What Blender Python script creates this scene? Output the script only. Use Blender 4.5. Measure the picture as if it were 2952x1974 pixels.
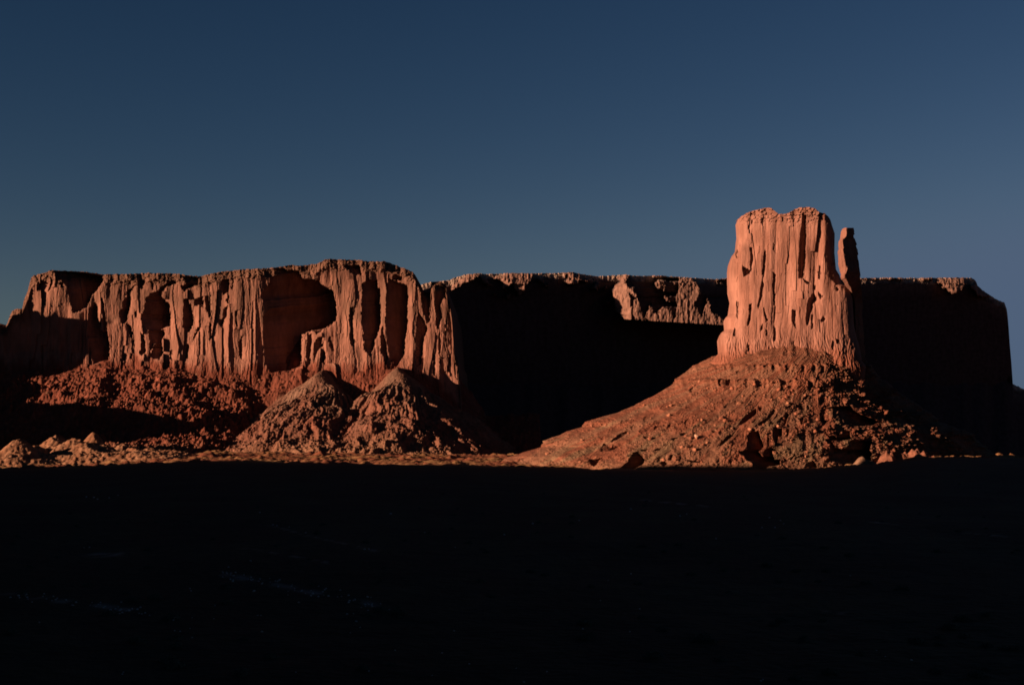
import bpy, math, random
import numpy as np

# ------------------------------------------------------------------ camera, sky, sun
C = bpy.context.scene
for o in list(bpy.data.objects):
    bpy.data.objects.remove(o)
PX = 1422.0                       # focal length in pixels of a 1024 wide frame (50 mm)
PITCH = math.atan((455.0 - 342.0) / PX)
EYE = 12.0
cam = bpy.data.objects.new('camera', bpy.data.cameras.new('camera'))
C.collection.objects.link(cam)
cam.data.lens = 36.0 * PX / 1024.0
cam.data.sensor_width = 36.0
cam.data.clip_start = 1.0
cam.data.clip_end = 60000.0
cam.location = (0, 0, EYE)
cam.rotation_euler = (math.pi / 2 + PITCH, 0, 0)
C.camera = cam

SUN_AZ, SUN_EL = math.radians(62.0), math.radians(9.0)   # azimuth: left of straight behind the camera
sun = bpy.data.objects.new('sun', bpy.data.lights.new('sun', 'SUN'))
C.collection.objects.link(sun)
sun.data.energy = 5.0
sun.data.angle = math.radians(0.3)
sun.data.color = (1.0, 0.60, 0.40)
SDIR = (-math.sin(SUN_AZ) * math.cos(SUN_EL), -math.cos(SUN_AZ) * math.cos(SUN_EL), math.sin(SUN_EL))
import mathutils
sun.rotation_euler = mathutils.Vector(SDIR).to_track_quat('Z', 'Y').to_euler()

w = bpy.data.worlds.new("World")
C.world = w
w.use_nodes = True
nt = w.node_tree
bg = nt.nodes['Background']
sky = nt.nodes.new('ShaderNodeTexSky')
sky.sky_type = 'NISHITA'
sky.sun_disc = False
sky.sun_elevation = SUN_EL
sky.sun_rotation = math.radians(180.0) + SUN_AZ
sky.altitude = 1600.0
sky.air_density = 1.0
sky.dust_density = 0.3
sky.ozone_density = 1.0
# deep polarised evening sky: each channel of the sky is graded with a gain and a power
SKY_GAIN, SKY_POW, SKY_REF, SKY_MAX = (1.56, 0.74, 0.78), (1.95, 1.56, 1.48), 0.0758, (0.215, 0.305, 0.385)
sep = nt.nodes.new('ShaderNodeSeparateColor'); com = nt.nodes.new('ShaderNodeCombineColor')
nt.links.new(sky.outputs[0], sep.inputs[0])
def mth(op, a, b):
    n = nt.nodes.new('ShaderNodeMath'); n.operation = op
    nt.links.new(a, n.inputs[0]); n.inputs[1].default_value = b; n.inputs[2].default_value = 0.06
    return n.outputs[0]
for i in range(3):
    x = mth('SMOOTH_MIN', mth('MULTIPLY', sep.outputs[i], SKY_REF), SKY_MAX[i])
    nt.links.new(mth('MULTIPLY', mth('POWER', x, SKY_POW[i]), SKY_GAIN[i] / SKY_REF), com.inputs[i])
nt.links.new(com.outputs[0], bg.inputs[0])
bg.inputs[1].default_value = 0.0235

C.view_settings.view_transform = 'Standard'
C.view_settings.look = 'None'
C.view_settings.gamma = 1.0
C.view_settings.exposure = 1.7
C.cycles.max_bounces = 4
C.cycles.diffuse_bounces = 1
C.cycles.filter_width = 1.7

# ------------------------------------------------------------------ maths helpers
KX, KY = 1024.0 / 2952.0, 684.0 / 1974.0
cp, sp_ = math.cos(PITCH), math.sin(PITCH)

def pt(u, v, Y):
    """world X, Z of the point seen at photo position u, v when it stands Y metres ahead"""
    x = (u * KX - 512.0) / PX
    y = (342.0 - v * KY) / PX
    dy = cp - y * sp_
    t = Y / dy
    return x * t, EYE + (sp_ + y * cp) * t

def uv(X, Y, Z):
    dz = Z - EYE
    f = Y * cp + dz * sp_
    return (512.0 + PX * X / f) / KX, (342.0 - PX * (-Y * sp_ + dz * cp) / f) / KY

RNG = np.random.RandomState(7)
PERM = np.concatenate([RNG.permutation(512)] * 2).astype(np.int64)
GA = RNG.rand(512) * 2 * np.pi
GX, GY = np.cos(GA), np.sin(GA)

def perlin(x, y, seed=0):
    x = np.asarray(x, float) + seed * 17.31; y = np.asarray(y, float) + seed * 9.77
    xi = np.floor(x).astype(np.int64); yi = np.floor(y).astype(np.int64)
    xf = x - xi; yf = y - yi
    xi &= 511; yi &= 511
    def g(ix, iy, dx, dy):
        h = PERM[PERM[ix & 511] + (iy & 511)] & 511
        return GX[h] * dx + GY[h] * dy
    u = xf ** 3 * (xf * (xf * 6 - 15) + 10); v = yf ** 3 * (yf * (yf * 6 - 15) + 10)
    a = g(xi, yi, xf, yf); b = g(xi + 1, yi, xf - 1, yf)
    c = g(xi, yi + 1, xf, yf - 1); d = g(xi + 1, yi + 1, xf - 1, yf - 1)
    return (a + u * (b - a) + v * ((c + u * (d - c)) - (a + u * (b - a)))) * 1.5

def fbm(x, y, n=4, seed=0, gain=0.5):
    s = 0; a = 1
    for i in range(n):
        s = s + a * perlin(x * 2 ** i, y * 2 ** i, seed + i * 3); a *= gain
    return s

def ridged(x, y, n=3, seed=0, gain=0.5):
    s = 0; a = 1
    for i in range(n):
        s = s + a * (1 - 2 * np.abs(perlin(x * 2 ** i, y * 2 ** i, seed + i * 5))); a *= gain
    return s

def worley(x, y, seed=0):
    """distance to the nearest jittered point: rounded blocks of rubble"""
    xi = np.floor(x).astype(np.int64); yi = np.floor(y).astype(np.int64)
    best = np.full(x.shape, 9.0); bid = np.zeros(x.shape)
    for i in (-1, 0, 1):
        for j in (-1, 0, 1):
            h = PERM[PERM[(xi + i + seed * 31) & 511] + ((yi + j) & 511)] & 511
            px = xi + i + 0.5 + 0.5 * GX[h]; py = yi + j + 0.5 + 0.5 * GY[h]
            d = (px - x) ** 2 + (py - y) ** 2
            m = d < best
            best = np.where(m, d, best); bid = np.where(m, h / 511.0, bid)
    return np.sqrt(best), bid

def blocks(x, y, seed=0):
    d, i = worley(x, y, seed)
    return np.clip(1 - d * 1.25, 0, 1) * (0.25 + 1.5 * i ** 2)

def slabs(x, y, seed=0, tilt=0.6, top=0.5):
    """jointed rock: each cell is a flat slab with its own depth and its own slant"""
    xi = np.floor(x).astype(np.int64); yi = np.floor(y).astype(np.int64)
    best = np.full(x.shape, 9.0); val = np.zeros(x.shape)
    for i in (-1, 0, 1):
        for j in (-1, 0, 1):
            h = PERM[PERM[(xi + i + seed * 37) & 511] + ((yi + j + seed * 11) & 511)] & 511
            px = xi + i + 0.5 + 0.45 * GX[h]; py = yi + j + 0.5 + 0.45 * GY[h]
            d = np.abs(px - x) + 0.6 * np.abs(py - y)
            h2 = PERM[h + 7]; h3 = PERM[h + 131]
            v = h / 511.0 + tilt * (h2 / 255.5 - 1) * (x - px) + top * (h3 / 511.0) * (y - py)
            m = d < best
            best = np.where(m, d, best); val = np.where(m, v, val)
    return val

def sm(a, b, x):
    t = np.clip((x - a) / (b - a), 0, 1)
    return t * t * (3 - 2 * t)

def inpoly(poly, x, y):
    r = np.zeros(x.shape, bool)
    P = np.array(poly, float)
    bb = (x >= P[:, 0].min()) & (x <= P[:, 0].max()) & (y >= P[:, 1].min()) & (y <= P[:, 1].max())
    if not bb.any():
        return r
    xs, ys = x[bb], y[bb]
    q = np.zeros(xs.shape, bool)
    n = len(P)
    for i in range(n):
        x1, y1 = P[i]; x2, y2 = P[(i + 1) % n]
        if y1 == y2:
            continue
        c = ((y1 > ys) != (y2 > ys)) & (xs < (x2 - x1) * (ys - y1) / (y2 - y1) + x1)
        q ^= c
    r[bb] = q
    return r

def crop(ox, oy, s, *polys):
    return [[(ox + x / s, oy + y / s) for x, y in p] for p in polys]

def mask(polys, U, V, jit=1.5, seed=0):
    uu = U + jit * (0.5 * fbm(U / 9, V / 14, 2, seed + 40) + 2.2 * (slabs(U / 9, V / 17, seed + 41) - 0.5))
    vv = V + jit * (0.5 * fbm(U / 9, V / 9, 2, seed + 50) + 2.2 * (slabs(U / 14, V / 9, seed + 51) - 0.5))
    m = np.zeros(U.shape, bool)
    for p in polys:
        m |= inpoly(p, uu, vv)
    return m

def runs(M, U):
    """distance in photo pixels from the left edge of each masked run, row by row"""
    st = M.copy(); st[:, 1:] &= ~M[:, :-1]
    xl = np.maximum.accumulate(np.where(st, U, -1e9), axis=1)
    return np.where(M, U - xl, 0.0)

def tail(E, cap, k):
    """let each recess's right hand wall splay open, so its lip turns towards the light"""
    T = E.copy(); t = np.zeros(E.shape[0])
    for j in range(1, E.shape[1]):
        t = np.maximum(np.minimum(E[:, j - 1], cap), t) * k
        T[:, j] = np.maximum(E[:, j], t)
    return T

def hblur(A, n=1):
    return vblur(A.T, n).T

def vblur(A, n=1):
    for _ in range(n):
        B = A.copy()
        B[1:-1] = (A[:-2] + 2 * A[1:-1] + A[2:]) / 4
        A = B
    return A

# ------------------------------------------------------------------ mesh helpers
def mesh_obj(name, V, F, mat, parent=None, col=None, smooth=True):
    me = bpy.data.meshes.new(name)
    V = np.ascontiguousarray(V, np.float32); F = np.ascontiguousarray(F, np.int32)
    me.vertices.add(len(V)); me.vertices.foreach_set('co', V.ravel())
    k = F.shape[1]
    me.loops.add(F.size); me.loops.foreach_set('vertex_index', F.ravel())
    me.polygons.add(len(F))
    me.polygons.foreach_set('loop_start', np.arange(0, F.size, k, dtype=np.int32))
    me.update(calc_edges=True)
    me.polygons.foreach_set('use_smooth', np.full(len(F), smooth, bool))
    if col is not None:
        at = me.color_attributes.new('tint', 'FLOAT_COLOR', 'POINT')
        c4 = np.ones((len(V), 4), np.float32); c4[:, :3] = np.asarray(col) * ((np.array((0.95, 1.02, 1.09)) * 0.42) if mat.name != 'desert_soil' else 1.0)
        at.data.foreach_set('color', c4.ravel())
    me.materials.append(mat)
    ob = bpy.data.objects.new(name, me)
    C.collection.objects.link(ob)
    if parent:
        ob.parent = parent
    return ob

def grid_faces(nr, nc, wrap=False, flip=False):
    idx = np.arange(nr * nc).reshape(nr, nc)
    if wrap:
        idx = np.concatenate([idx, idx[:, :1]], 1)
    a, b, c, d = idx[:-1, :-1], idx[:-1, 1:], idx[1:, 1:], idx[1:, :-1]
    q = [a, b, c, d] if not flip else [a, d, c, b]
    return np.stack([x.ravel() for x in q], 1)

def grid_obj(name, X, Y, Z, mat, parent=None, col=None, wrap=False, flip=False, smooth=True):
    V = np.stack([X.ravel(), Y.ravel(), Z.ravel()], 1)
    if parent is not None:
        V = V - np.array(parent.location)
    return mesh_obj(name, V, grid_faces(*X.shape, wrap=wrap, flip=flip), mat, parent,
                    None if col is None else col.reshape(-1, 3), smooth)

def tag(o, label=None, cat=None, group=None, kind=None):
    for k, v in (('label', label), ('category', cat), ('group', group), ('kind', kind)):
        if v:
            o[k] = v
    return o

def thing(name, loc, label, cat, group=None):
    o = bpy.data.objects.new(name, None)
    C.collection.objects.link(o)
    o.location = loc
    return tag(o, label, cat, group)

# ------------------------------------------------------------------ materials
def rock_mat(name, scale=1.0, bump=0.5, var=0.35, streak=0.0):
    m = bpy.data.materials.new(name); m.use_nodes = True
    n = m.node_tree.nodes; l = m.node_tree.links
    b = n['Principled BSDF']
    b.inputs['Roughness'].default_value = 0.95
    b.inputs['Specular IOR Level'].default_value = 0.08
    at = n.new('ShaderNodeAttribute'); at.attribute_name = 'tint'
    tc = n.new('ShaderNodeTexCoord')
    mp = n.new('ShaderNodeMapping'); mp.inputs['Scale'].default_value = (scale, scale, scale * (0.25 if streak else 1.0))
    l.new(tc.outputs['Object'], mp.inputs['Vector'])
    t1 = n.new('ShaderNodeTexNoise'); t1.inputs['Scale'].default_value = 0.12; t1.inputs['Detail'].default_value = 9
    t1.inputs['Roughness'].default_value = 0.65
    l.new(mp.outputs[0], t1.inputs['Vector'])
    mr = n.new('ShaderNodeMapRange')
    mr.inputs['From Min'].default_value = 0.3; mr.inputs['From Max'].default_value = 0.7
    mr.inputs['To Min'].default_value = 1 - var; mr.inputs['To Max'].default_value = 1 + var
    l.new(t1.outputs['Fac'], mr.inputs['Value'])
    mx = n.new('ShaderNodeMix'); mx.data_type = 'RGBA'; mx.blend_type = 'MULTIPLY'; mx.inputs[0].default_value = 1
    l.new(at.outputs['Color'], mx.inputs[6]); l.new(mr.outputs[0], mx.inputs[7])
    l.new(mx.outputs[2], b.inputs['Base Color'])
    t2 = n.new('ShaderNodeTexNoise'); t2.inputs['Scale'].default_value = 0.5; t2.inputs['Detail'].default_value = 6
    l.new(mp.outputs[0], t2.inputs['Vector'])
    bp = n.new('ShaderNodeBump'); bp.inputs['Strength'].default_value = bump; bp.inputs['Distance'].default_value = 1.2
    l.new(t2.outputs['Fac'], bp.inputs['Height']); l.new(bp.outputs[0], b.inputs['Normal'])
    return m

M_CLIFF = rock_mat('sandstone_cliff', 1.0, 0.35, 0.25, 1)
M_TALUS = rock_mat('talus_rubble', 1.6, 0.6, 0.35)
M_SOIL = rock_mat('desert_soil', 2.0, 0.4, 0.35)

def lerp3(a, b, t):
    return np.array(a) * (1 - t[..., None]) + np.array(b) * t[..., None]

ORANGE = (0.44, 0.20, 0.132)
DUSTY = (0.30, 0.148, 0.096)
RED = (0.255, 0.078, 0.045)
VARNISH = (0.17, 0.075, 0.05)
GREY = (0.27, 0.155, 0.10)
PALE = (0.48, 0.34, 0.25)

# ------------------------------------------------------------------ ground
GU = np.array([-900, 0, 250, 400, 600, 700, 900, 1133, 1400, 1762, 2140, 2300, 2520, 2600, 2700, 2952, 3900], float)
GV = np.array([1345, 1352, 1346, 1338, 1332, 1333, 1337, 1339, 1345, 1353, 1358, 1355, 1340, 1328, 1322, 1320, 1322], float)

def gz(X, Y):
    X = np.asarray(X, float); Y = np.asarray(Y, float)
    r = np.hypot(X, Y)
    Ys = np.maximum(Y, 1.0)
    a = np.clip(X / Ys, -1.2, 1.2)
    u = (512 + PX * a / 1.0) / KX
    vt = np.interp(u, GU, GV)
    zt = EYE - (vt * KY - 455.0) * 1440 / PX
    front = sm(0.0, 250.0, Y)
    z = zt * sm(250, 1350, r) * front * (1 - 0.75 * sm(1600, 2200, r))
    z = z + 10 * sm(1430, 1720, Y) * sm(-450, -350, X) * (1 - sm(20, 130, X)) * (1 - sm(1900, 2100, Y))
    z = z + 0.9 * fbm(X / 60, Y / 90, 3, 5) * sm(20, 200, r) * (1 - 0.7 * sm(600, 1300, r))
    z = z + (2.0 * fbm(X / 30, Y / 34, 3, 6) + 2.6 * blocks(X / 11, Y / 14, 41) * sm(-0.3, 0.4, fbm(X / 50, Y / 60, 2, 44)) + 1.3 * blocks(X / 5, Y / 7, 42)) * sm(1380, 1450, r) * (1 - sm(2600, 3500, r))
    z = z + 0.12 * fbm(X / 4, Y / 5, 3, 8) * (1 - sm(200, 500, r))
    return z

th = np.radians(np.concatenate([np.linspace(-180, -32, 60)[:-1], np.linspace(-32, 32, 900), np.linspace(32, 180, 60)[1:]]))
rr = np.concatenate([[0.5, 8, 20, 35], np.geomspace(50, 1300, 330)[0:], np.linspace(1302, 1800, 320), np.linspace(1804, 2000, 60), np.geomspace(2050, 42000, 60)])
R_, T_ = np.meshgrid(rr, th, indexing='ij')
X_, Y_ = R_ * np.sin(T_), R_ * np.cos(T_)
Z_ = gz(X_, Y_)
U_, V_ = uv(X_, np.maximum(Y_, 1), Z_)
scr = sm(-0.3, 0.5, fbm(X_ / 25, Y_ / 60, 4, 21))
c = lerp3((0.046, 0.022, 0.011), (0.052, 0.032, 0.016), scr)  # near soil coloured darker to deepen the shadow over the plain
# bare pale sand on the scrub plain, its soil darkened for shade
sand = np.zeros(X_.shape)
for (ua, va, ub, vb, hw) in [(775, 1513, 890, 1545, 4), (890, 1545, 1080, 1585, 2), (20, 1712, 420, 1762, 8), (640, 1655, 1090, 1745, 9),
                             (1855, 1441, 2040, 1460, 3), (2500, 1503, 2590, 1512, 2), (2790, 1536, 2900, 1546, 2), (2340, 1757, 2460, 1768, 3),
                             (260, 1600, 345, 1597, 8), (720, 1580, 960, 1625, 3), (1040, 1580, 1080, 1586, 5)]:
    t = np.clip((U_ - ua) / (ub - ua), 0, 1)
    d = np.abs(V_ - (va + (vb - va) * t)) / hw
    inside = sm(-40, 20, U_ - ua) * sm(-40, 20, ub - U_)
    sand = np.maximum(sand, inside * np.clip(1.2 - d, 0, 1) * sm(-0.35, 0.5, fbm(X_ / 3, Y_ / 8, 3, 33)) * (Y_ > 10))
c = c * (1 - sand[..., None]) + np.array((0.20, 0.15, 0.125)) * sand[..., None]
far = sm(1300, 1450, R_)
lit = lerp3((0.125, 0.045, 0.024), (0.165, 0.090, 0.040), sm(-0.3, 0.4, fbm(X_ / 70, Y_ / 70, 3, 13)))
c = c * (1 - far[..., None]) + lit * far[..., None]  # brighter sunlit soil colour takes over where the plain's shadow ends
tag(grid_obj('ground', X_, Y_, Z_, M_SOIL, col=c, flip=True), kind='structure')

# ------------------------------------------------------------------ the long mesa on the left
YM = 1950.0
MTILT = 0.16
def mesa_y(X):
    return YM + MTILT * (X + 300.0)
def mesa_yu(u):
    return (YM + MTILT * 300.0) / (1 - MTILT * (u * KX - 512.0) / PX)
MPP = YM / PX * KX                        # metres in one photo pixel at the mesa
TOP = np.array([(-260, 960), (-120, 950), (-40, 935), (0, 933), (6, 939), (15, 942), (22, 930), (28, 912), (36, 895), (48, 889), (64, 891), (68, 868), (80, 838),
                (86, 815), (90, 801), (97, 794), (108, 791), (132, 785), (146, 778), (152, 779), (210, 781), (250, 784), (285, 789), (298, 792),
                (310, 790), (345, 790), (436, 786), (440, 788), (480, 787), (520, 790), (545, 794), (580, 796), (600, 790), (640, 783), (680, 778),
                (717, 775), (780, 772), (835, 764), (870, 766), (920, 758), (940, 747), (950, 745), (965, 748), (985, 748), (1040, 750), (1060, 753),
                (1110, 753), (1122, 756), (1150, 768), (1190, 783), (1196, 790), (1206, 810), (1216, 828), (1222, 842), (1240, 842), (1244, 812), (1255, 811),
                (1272, 812), (1284, 818), (1288, 830), (1291, 868), (1298, 868), (1303, 905), (1306, 955), (1311, 1025), (1319, 1030), (1324, 1100), (1330, 1176)], float)
FOOT = np.array([(-260, 1080), (0, 1062), (100, 1062), (220, 1060), (310, 1046), (330, 1050), (420, 1055), (560, 1060), (640, 1070), (740, 1070), (780, 1075),
                 (840, 1070), (870, 1062), (935, 1066), (1000, 1072), (1060, 1066), (1100, 1058), (1155, 1057), (1200, 1074), (1235, 1096),
                 (1280, 1132), (1330, 1178), (1400, 1240)], float)

DARK = []
DARK += crop(0, 750, 4.48,
    [(690, 130), (1000, 135), (1335, 190), (1320, 280), (1290, 330), (1240, 400), (1180, 480), (1130, 600), (1000, 680), (930, 670), (900, 520), (860, 340), (740, 210)],
    [(465, 215), (500, 230), (540, 320), (500, 400), (470, 390), (480, 290)], [(650, 220), (680, 230), (680, 330), (610, 420), (640, 330)],
    [(770, 290), (800, 290), (805, 350), (780, 350)],
    [(1220, 540), (1260, 590), (1260, 760), (1300, 820), (1300, 900), (1410, 1000), (1410, 1290), (1200, 1330), (1130, 900), (1150, 620)],
    [(1310, 480), (1340, 560), (1360, 760), (1380, 930), (1420, 1100), (1420, 1250), (1370, 1200), (1330, 900), (1310, 640)])
DARK += crop(280, 770, 4.7525,
    [(470, 290), (525, 240), (500, 280), (450, 350), (465, 420), (450, 580), (420, 640), (420, 720), (380, 770), (330, 760), (290, 680), (290, 600), (340, 580), (350, 480), (400, 400), (400, 330)],
    [(400, 770), (450, 800), (490, 900), (500, 1000), (500, 1170), (480, 1200), (470, 980), (430, 900)],
    [(590, 150), (650, 170), (640, 260), (600, 310), (570, 240)], [(730, 200), (770, 220), (775, 300), (750, 290)],
    [(720, 360), (820, 330), (900, 260), (960, 210), (1080, 160), (1090, 220), (930, 280), (880, 340), (900, 420), (960, 480), (1000, 530), (1010, 650), (1000, 750), (1010, 800), (920, 830), (860, 870), (720, 870), (660, 800), (600, 720), (600, 660), (640, 640), (650, 540), (680, 430)],
    [(700, 880), (900, 860), (930, 880), (890, 1000), (900, 1180), (860, 1260), (760, 1260), (710, 1200), (780, 1080), (800, 1040), (720, 1140), (715, 1000)],
    [(505, 590), (550, 620), (545, 690), (510, 700)], [(590, 880), (630, 920), (660, 1020), (670, 1140), (610, 1210), (580, 1180), (600, 1050)],
    [(1180, 430), (1250, 430), (1290, 520), (1310, 640), (1310, 800), (1260, 870), (1210, 880), (1170, 800), (1180, 600)],
    [(1140, 110), (1300, 130), (1400, 150), (1390, 250), (1300, 260), (1230, 300), (1180, 340), (1150, 270), (1250, 210)],
    [(1330, 440), (1460, 410), (1460, 560), (1440, 540), (1330, 520)],
    [(1480, 380), (1540, 400), (1560, 560), (1550, 680), (1530, 700), (1490, 560)], [(1530, 720), (1565, 780), (1570, 940), (1540, 1000), (1530, 860)],
    [(1700, 190), (1800, 160), (1790, 330), (1720, 390), (1690, 260)], [(1740, 560), (1790, 540), (1770, 680), (1700, 820), (1660, 760), (1720, 700)],
    [(1850, 180), (1870, 190), (1860, 300), (1840, 280)],
    [(1390, 820), (1400, 850), (1340, 960), (1310, 1010), (1330, 940)], [(1220, 1050), (1260, 1080), (1230, 1250), (1190, 1250)],
    [(1000, 1140), (1030, 1150), (1020, 1290), (990, 1260)], [(350, 1190), (390, 1200), (370, 1300), (340, 1260)], [(460, 1180), (490, 1200), (480, 1260), (450, 1250)])
DARK += crop(650, 700, 2.24,
    [(285, 170), (340, 160), (480, 180), (500, 230), (600, 240), (640, 280), (690, 300), (720, 400), (715, 510), (620, 570), (590, 590), (560, 565), (495, 590), (488, 800), (400, 830), (290, 835), (250, 780), (245, 600), (240, 480), (290, 420), (250, 370), (220, 350), (240, 310), (290, 260)],
    [(530, 600), (558, 590), (545, 780), (518, 800)], [(580, 625), (618, 605), (632, 660), (592, 700), (572, 790), (574, 655)],
    [(672, 600), (690, 640), (690, 700), (668, 660)], [(625, 700), (640, 700), (640, 790), (610, 760)],
    [(800, 420), (828, 410), (820, 560), (838, 640), (820, 690), (800, 600)],
    [(880, 262), (920, 235), (970, 240), (1000, 310), (1003, 520), (963, 640), (938, 730), (900, 700), (888, 600), (878, 450)],
    [(1006, 560), (1020, 540), (1048, 720), (1030, 790), (1006, 700)],
    [(1050, 230), (1170, 270), (1180, 350), (1172, 560), (1158, 720), (1110, 800), (1070, 770), (1050, 680), (1035, 500), (1040, 330)],
    [(1242, 440), (1285, 500), (1302, 560), (1278, 640), (1262, 780), (1235, 800), (1230, 600)],
    [(1258, 330), (1325, 320), (1318, 500), (1300, 520), (1272, 440)],
    [(1355, 270), (1430, 275), (1420, 350), (1390, 400), (1400, 480), (1362, 560), (1352, 400)],
    [(1372, 600), (1385, 560), (1393, 700), (1380, 780)], [(1422, 540), (1438, 400), (1428, 620), (1420, 700)],
    [(1340, 720), (1352, 740), (1348, 860), (1335, 830)], [(1440, 700), (1452, 720), (1450, 840), (1438, 820)], [(1476, 740), (1484, 720), (1480, 840), (1472, 820)],
    [(1465, 400), (1480, 560), (1510, 800), (1525, 1060), (1512, 1000), (1492, 800), (1475, 700)],
    [(760, 150), (860, 145), (885, 215), (850, 205), (810, 190)], [(385, 150), (440, 145), (430, 180)], [(1090, 200), (1150, 220), (1140, 250), (1080, 230)],
    [(10, 235), (28, 240), (20, 400), (8, 380)], [(85, 640), (105, 600), (108, 760), (92, 740)], [(60, 440), (80, 430), (70, 560)])

us = np.arange(-240, 1331, 1.25)
NR = 300
tt = np.linspace(0, 1, NR)
vt = np.interp(us, TOP[:, 0], TOP[:, 1]) + 1.6 * fbm(us / 7, us * 0, 3, 3)
vf = np.interp(us, FOOT[:, 0], FOOT[:, 1]) + 42.0
vf = np.maximum(vf, vt + 10)
U = np.repeat(us[None], NR, 0)
V = vf + (vt - vf) * tt[:, None]
Uw = U + 6 * fbm(U / 90, V / 170, 2, 71)              # columns lean and pinch a little
col_w = 0.8 * ridged(Uw / 40, V / 420, 1, 60) + 0.35 * fbm(Uw / 11, V / 150, 3, 64) + 8 * fbm(U / 110, V / 600, 2, 66) + 2.5 * fbm(Uw / 36, V / 330, 2, 67)
top_h = V - vt                                       # photo pixels below the rim
foot_h = (vf - 42) - V
Yc = mesa_yu(U) - col_w * MPP * sm(8, 48, top_h + 10 * fbm(U / 25, V * 0, 2, 68))
capw = 22 + 9 * fbm(U / 45, V * 0, 3, 69)
Yc = Yc + np.clip(capw - top_h, 0, 40) * 1.35 * MPP - 4.5 * (slabs(U / 11, V / 6, 4, 0.5, 1.0) + 0.5 * slabs(U / 5, V / 3.5, 5, 0.5, 1.0)) * sm(40, 14, top_h) * MPP
Yc -= 0.10 * np.clip(V - 800, 0, 400) * MPP
Yc -= 4.0 * sm(-14, 6, V - 926 - 10 * fbm(U / 40, V / 200, 2, 72)) * MPP * (U > 300) * (U < 640)
Yc -= np.clip(50 - foot_h, 0, 90) ** 1.3 * 0.11 * MPP
smooth_ = 0.35 + 0.9 * sm(-0.3, 0.4, fbm(U / 55, V / 70, 2, 85))
big_ = 2.6 * slabs(Uw / 36, V / 210, 1, 4.2, 0.6)
sl = 0.9 * slabs(Uw / 14, V / 60, 2, 3.0, 0.8) + 0.4 * slabs(U / 6, V / 18, 3, 2.0, 1.0)
rough = 2 * (big_ + sl * smooth_) + 0.5 * fbm(U / 6, V / 9, 3, 74) + 1.0 * (ridged(U / 15, V / 13, 2, 75) - 0.6) * sm(40, 5, top_h) \
    + 2.2 * (slabs(U / 9, V / 22, 76, 1.5, 0.8) + 0.5 * slabs(U / 5, V / 9, 77, 1.5, 0.8)) * sm(70 + 40 * fbm(U / 50, V * 0, 2, 78), 5, foot_h)
Yc -= rough * MPP * 0.5
MK = mask(DARK, U + 0.8 * fbm(U / 3.5, V / 7, 2, 87), V, 1.9, 1)
dep = runs(MK, U)
Yc = Yc + np.where(MK, rough * MPP * 0.25, 0)
ext = tail(np.where(MK, 0.80 * dep + 6.0, 0.0), 3.5, 0.86)
ext = vblur(ext, 1)
Yc = Yc + ext * MPP
# the right hand end turns away into shade
X, Z = pt(U, V, Yc)
# extra columns and rows run back so the mesa is a solid body
def solid(X, Y, Z, back, ncol=10, nrow=10, zdrop=0.0):
    kl = np.linspace(1, 0, ncol)[:-1]; kr = np.linspace(0, 1, ncol)[1:]
    XL = np.repeat(X[:, :1], ncol - 1, 1); XR = np.repeat(X[:, -1:], ncol - 1, 1)
    YL = Y[:, :1] + back * kl[None]; YR = Y[:, -1:] + back * kr[None]
    ZL = np.repeat(Z[:, :1], ncol - 1, 1); ZR = np.repeat(Z[:, -1:], ncol - 1, 1)
    Xs = np.concatenate([XL, X, XR], 1); Ys = np.concatenate([YL, Y, YR], 1); Zs = np.concatenate([ZL, Z, ZR], 1)
    yb = np.max(Ys) + 20.0
    k = np.linspace(0, 1, nrow)[1:, None]
    Xp = np.repeat(Xs[-1:], nrow - 1, 0); Yp = Ys[-1:] + (yb - Ys[-1:]) * k; Zp = Zs[-1:] - zdrop * k
    Xb = Xs[-1:]; Yb = np.full_like(Xb, yb); Zb = np.full_like(Xb, -20.0)
    return np.concatenate([Xs, Xp, Xb]), np.concatenate([Ys, Yp, Yb]), np.concatenate([Zs, Zp, Zb])

def pad_cols(c, ncol=10, nrow=10):
    c = np.concatenate([np.repeat(c[:, :1], ncol - 1, 1), c, np.repeat(c[:, -1:], ncol - 1, 1)], 1)
    return np.concatenate([c, np.repeat(c[-1:], nrow, 0)], 0)

bl_ = sm(914, 934, V + 14 * fbm(U / 30, V * 0, 2, 86)) * sm(280, 320, U)
st = sm(-0.25, 0.5, fbm(U / 16, V / 130, 4, 80))
c = lerp3(DUSTY, ORANGE, np.clip(0.75 * bl_ + 0.6 * sm(-0.4, 0.4, fbm(U / 40, V / 60, 3, 81)), 0, 1))
c = c * (1 - 0.55 * st[..., None] * sm(120, 20, top_h)[..., None]) + np.array(VARNISH) * 0.55 * (st * sm(120, 20, top_h))[..., None]
lo = sm(34, -4, foot_h + 22 * fbm(U / 30, V / 60, 3, 79)); c = c * (1 - lo[..., None]) + np.array(RED) * lo[..., None]
cap = sm(42, 14, top_h + 8 * fbm(U / 20, V / 20, 2, 83)); c = c * (1 - 0.7 * cap[..., None]) + np.array((0.20, 0.105, 0.062)) * 0.7 * cap[..., None]
mesa = thing('mesa', (-300, YM, 0), 'long flat topped red sandstone mesa with arched alcoves and twin rubble cones', 'mesa')
Xs, Ys, Zs = solid(X, Yc, Z, 420)
grid_obj('cliff', Xs, Ys, Zs, M_CLIFF, mesa, pad_cols(c), smooth=False)

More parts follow.
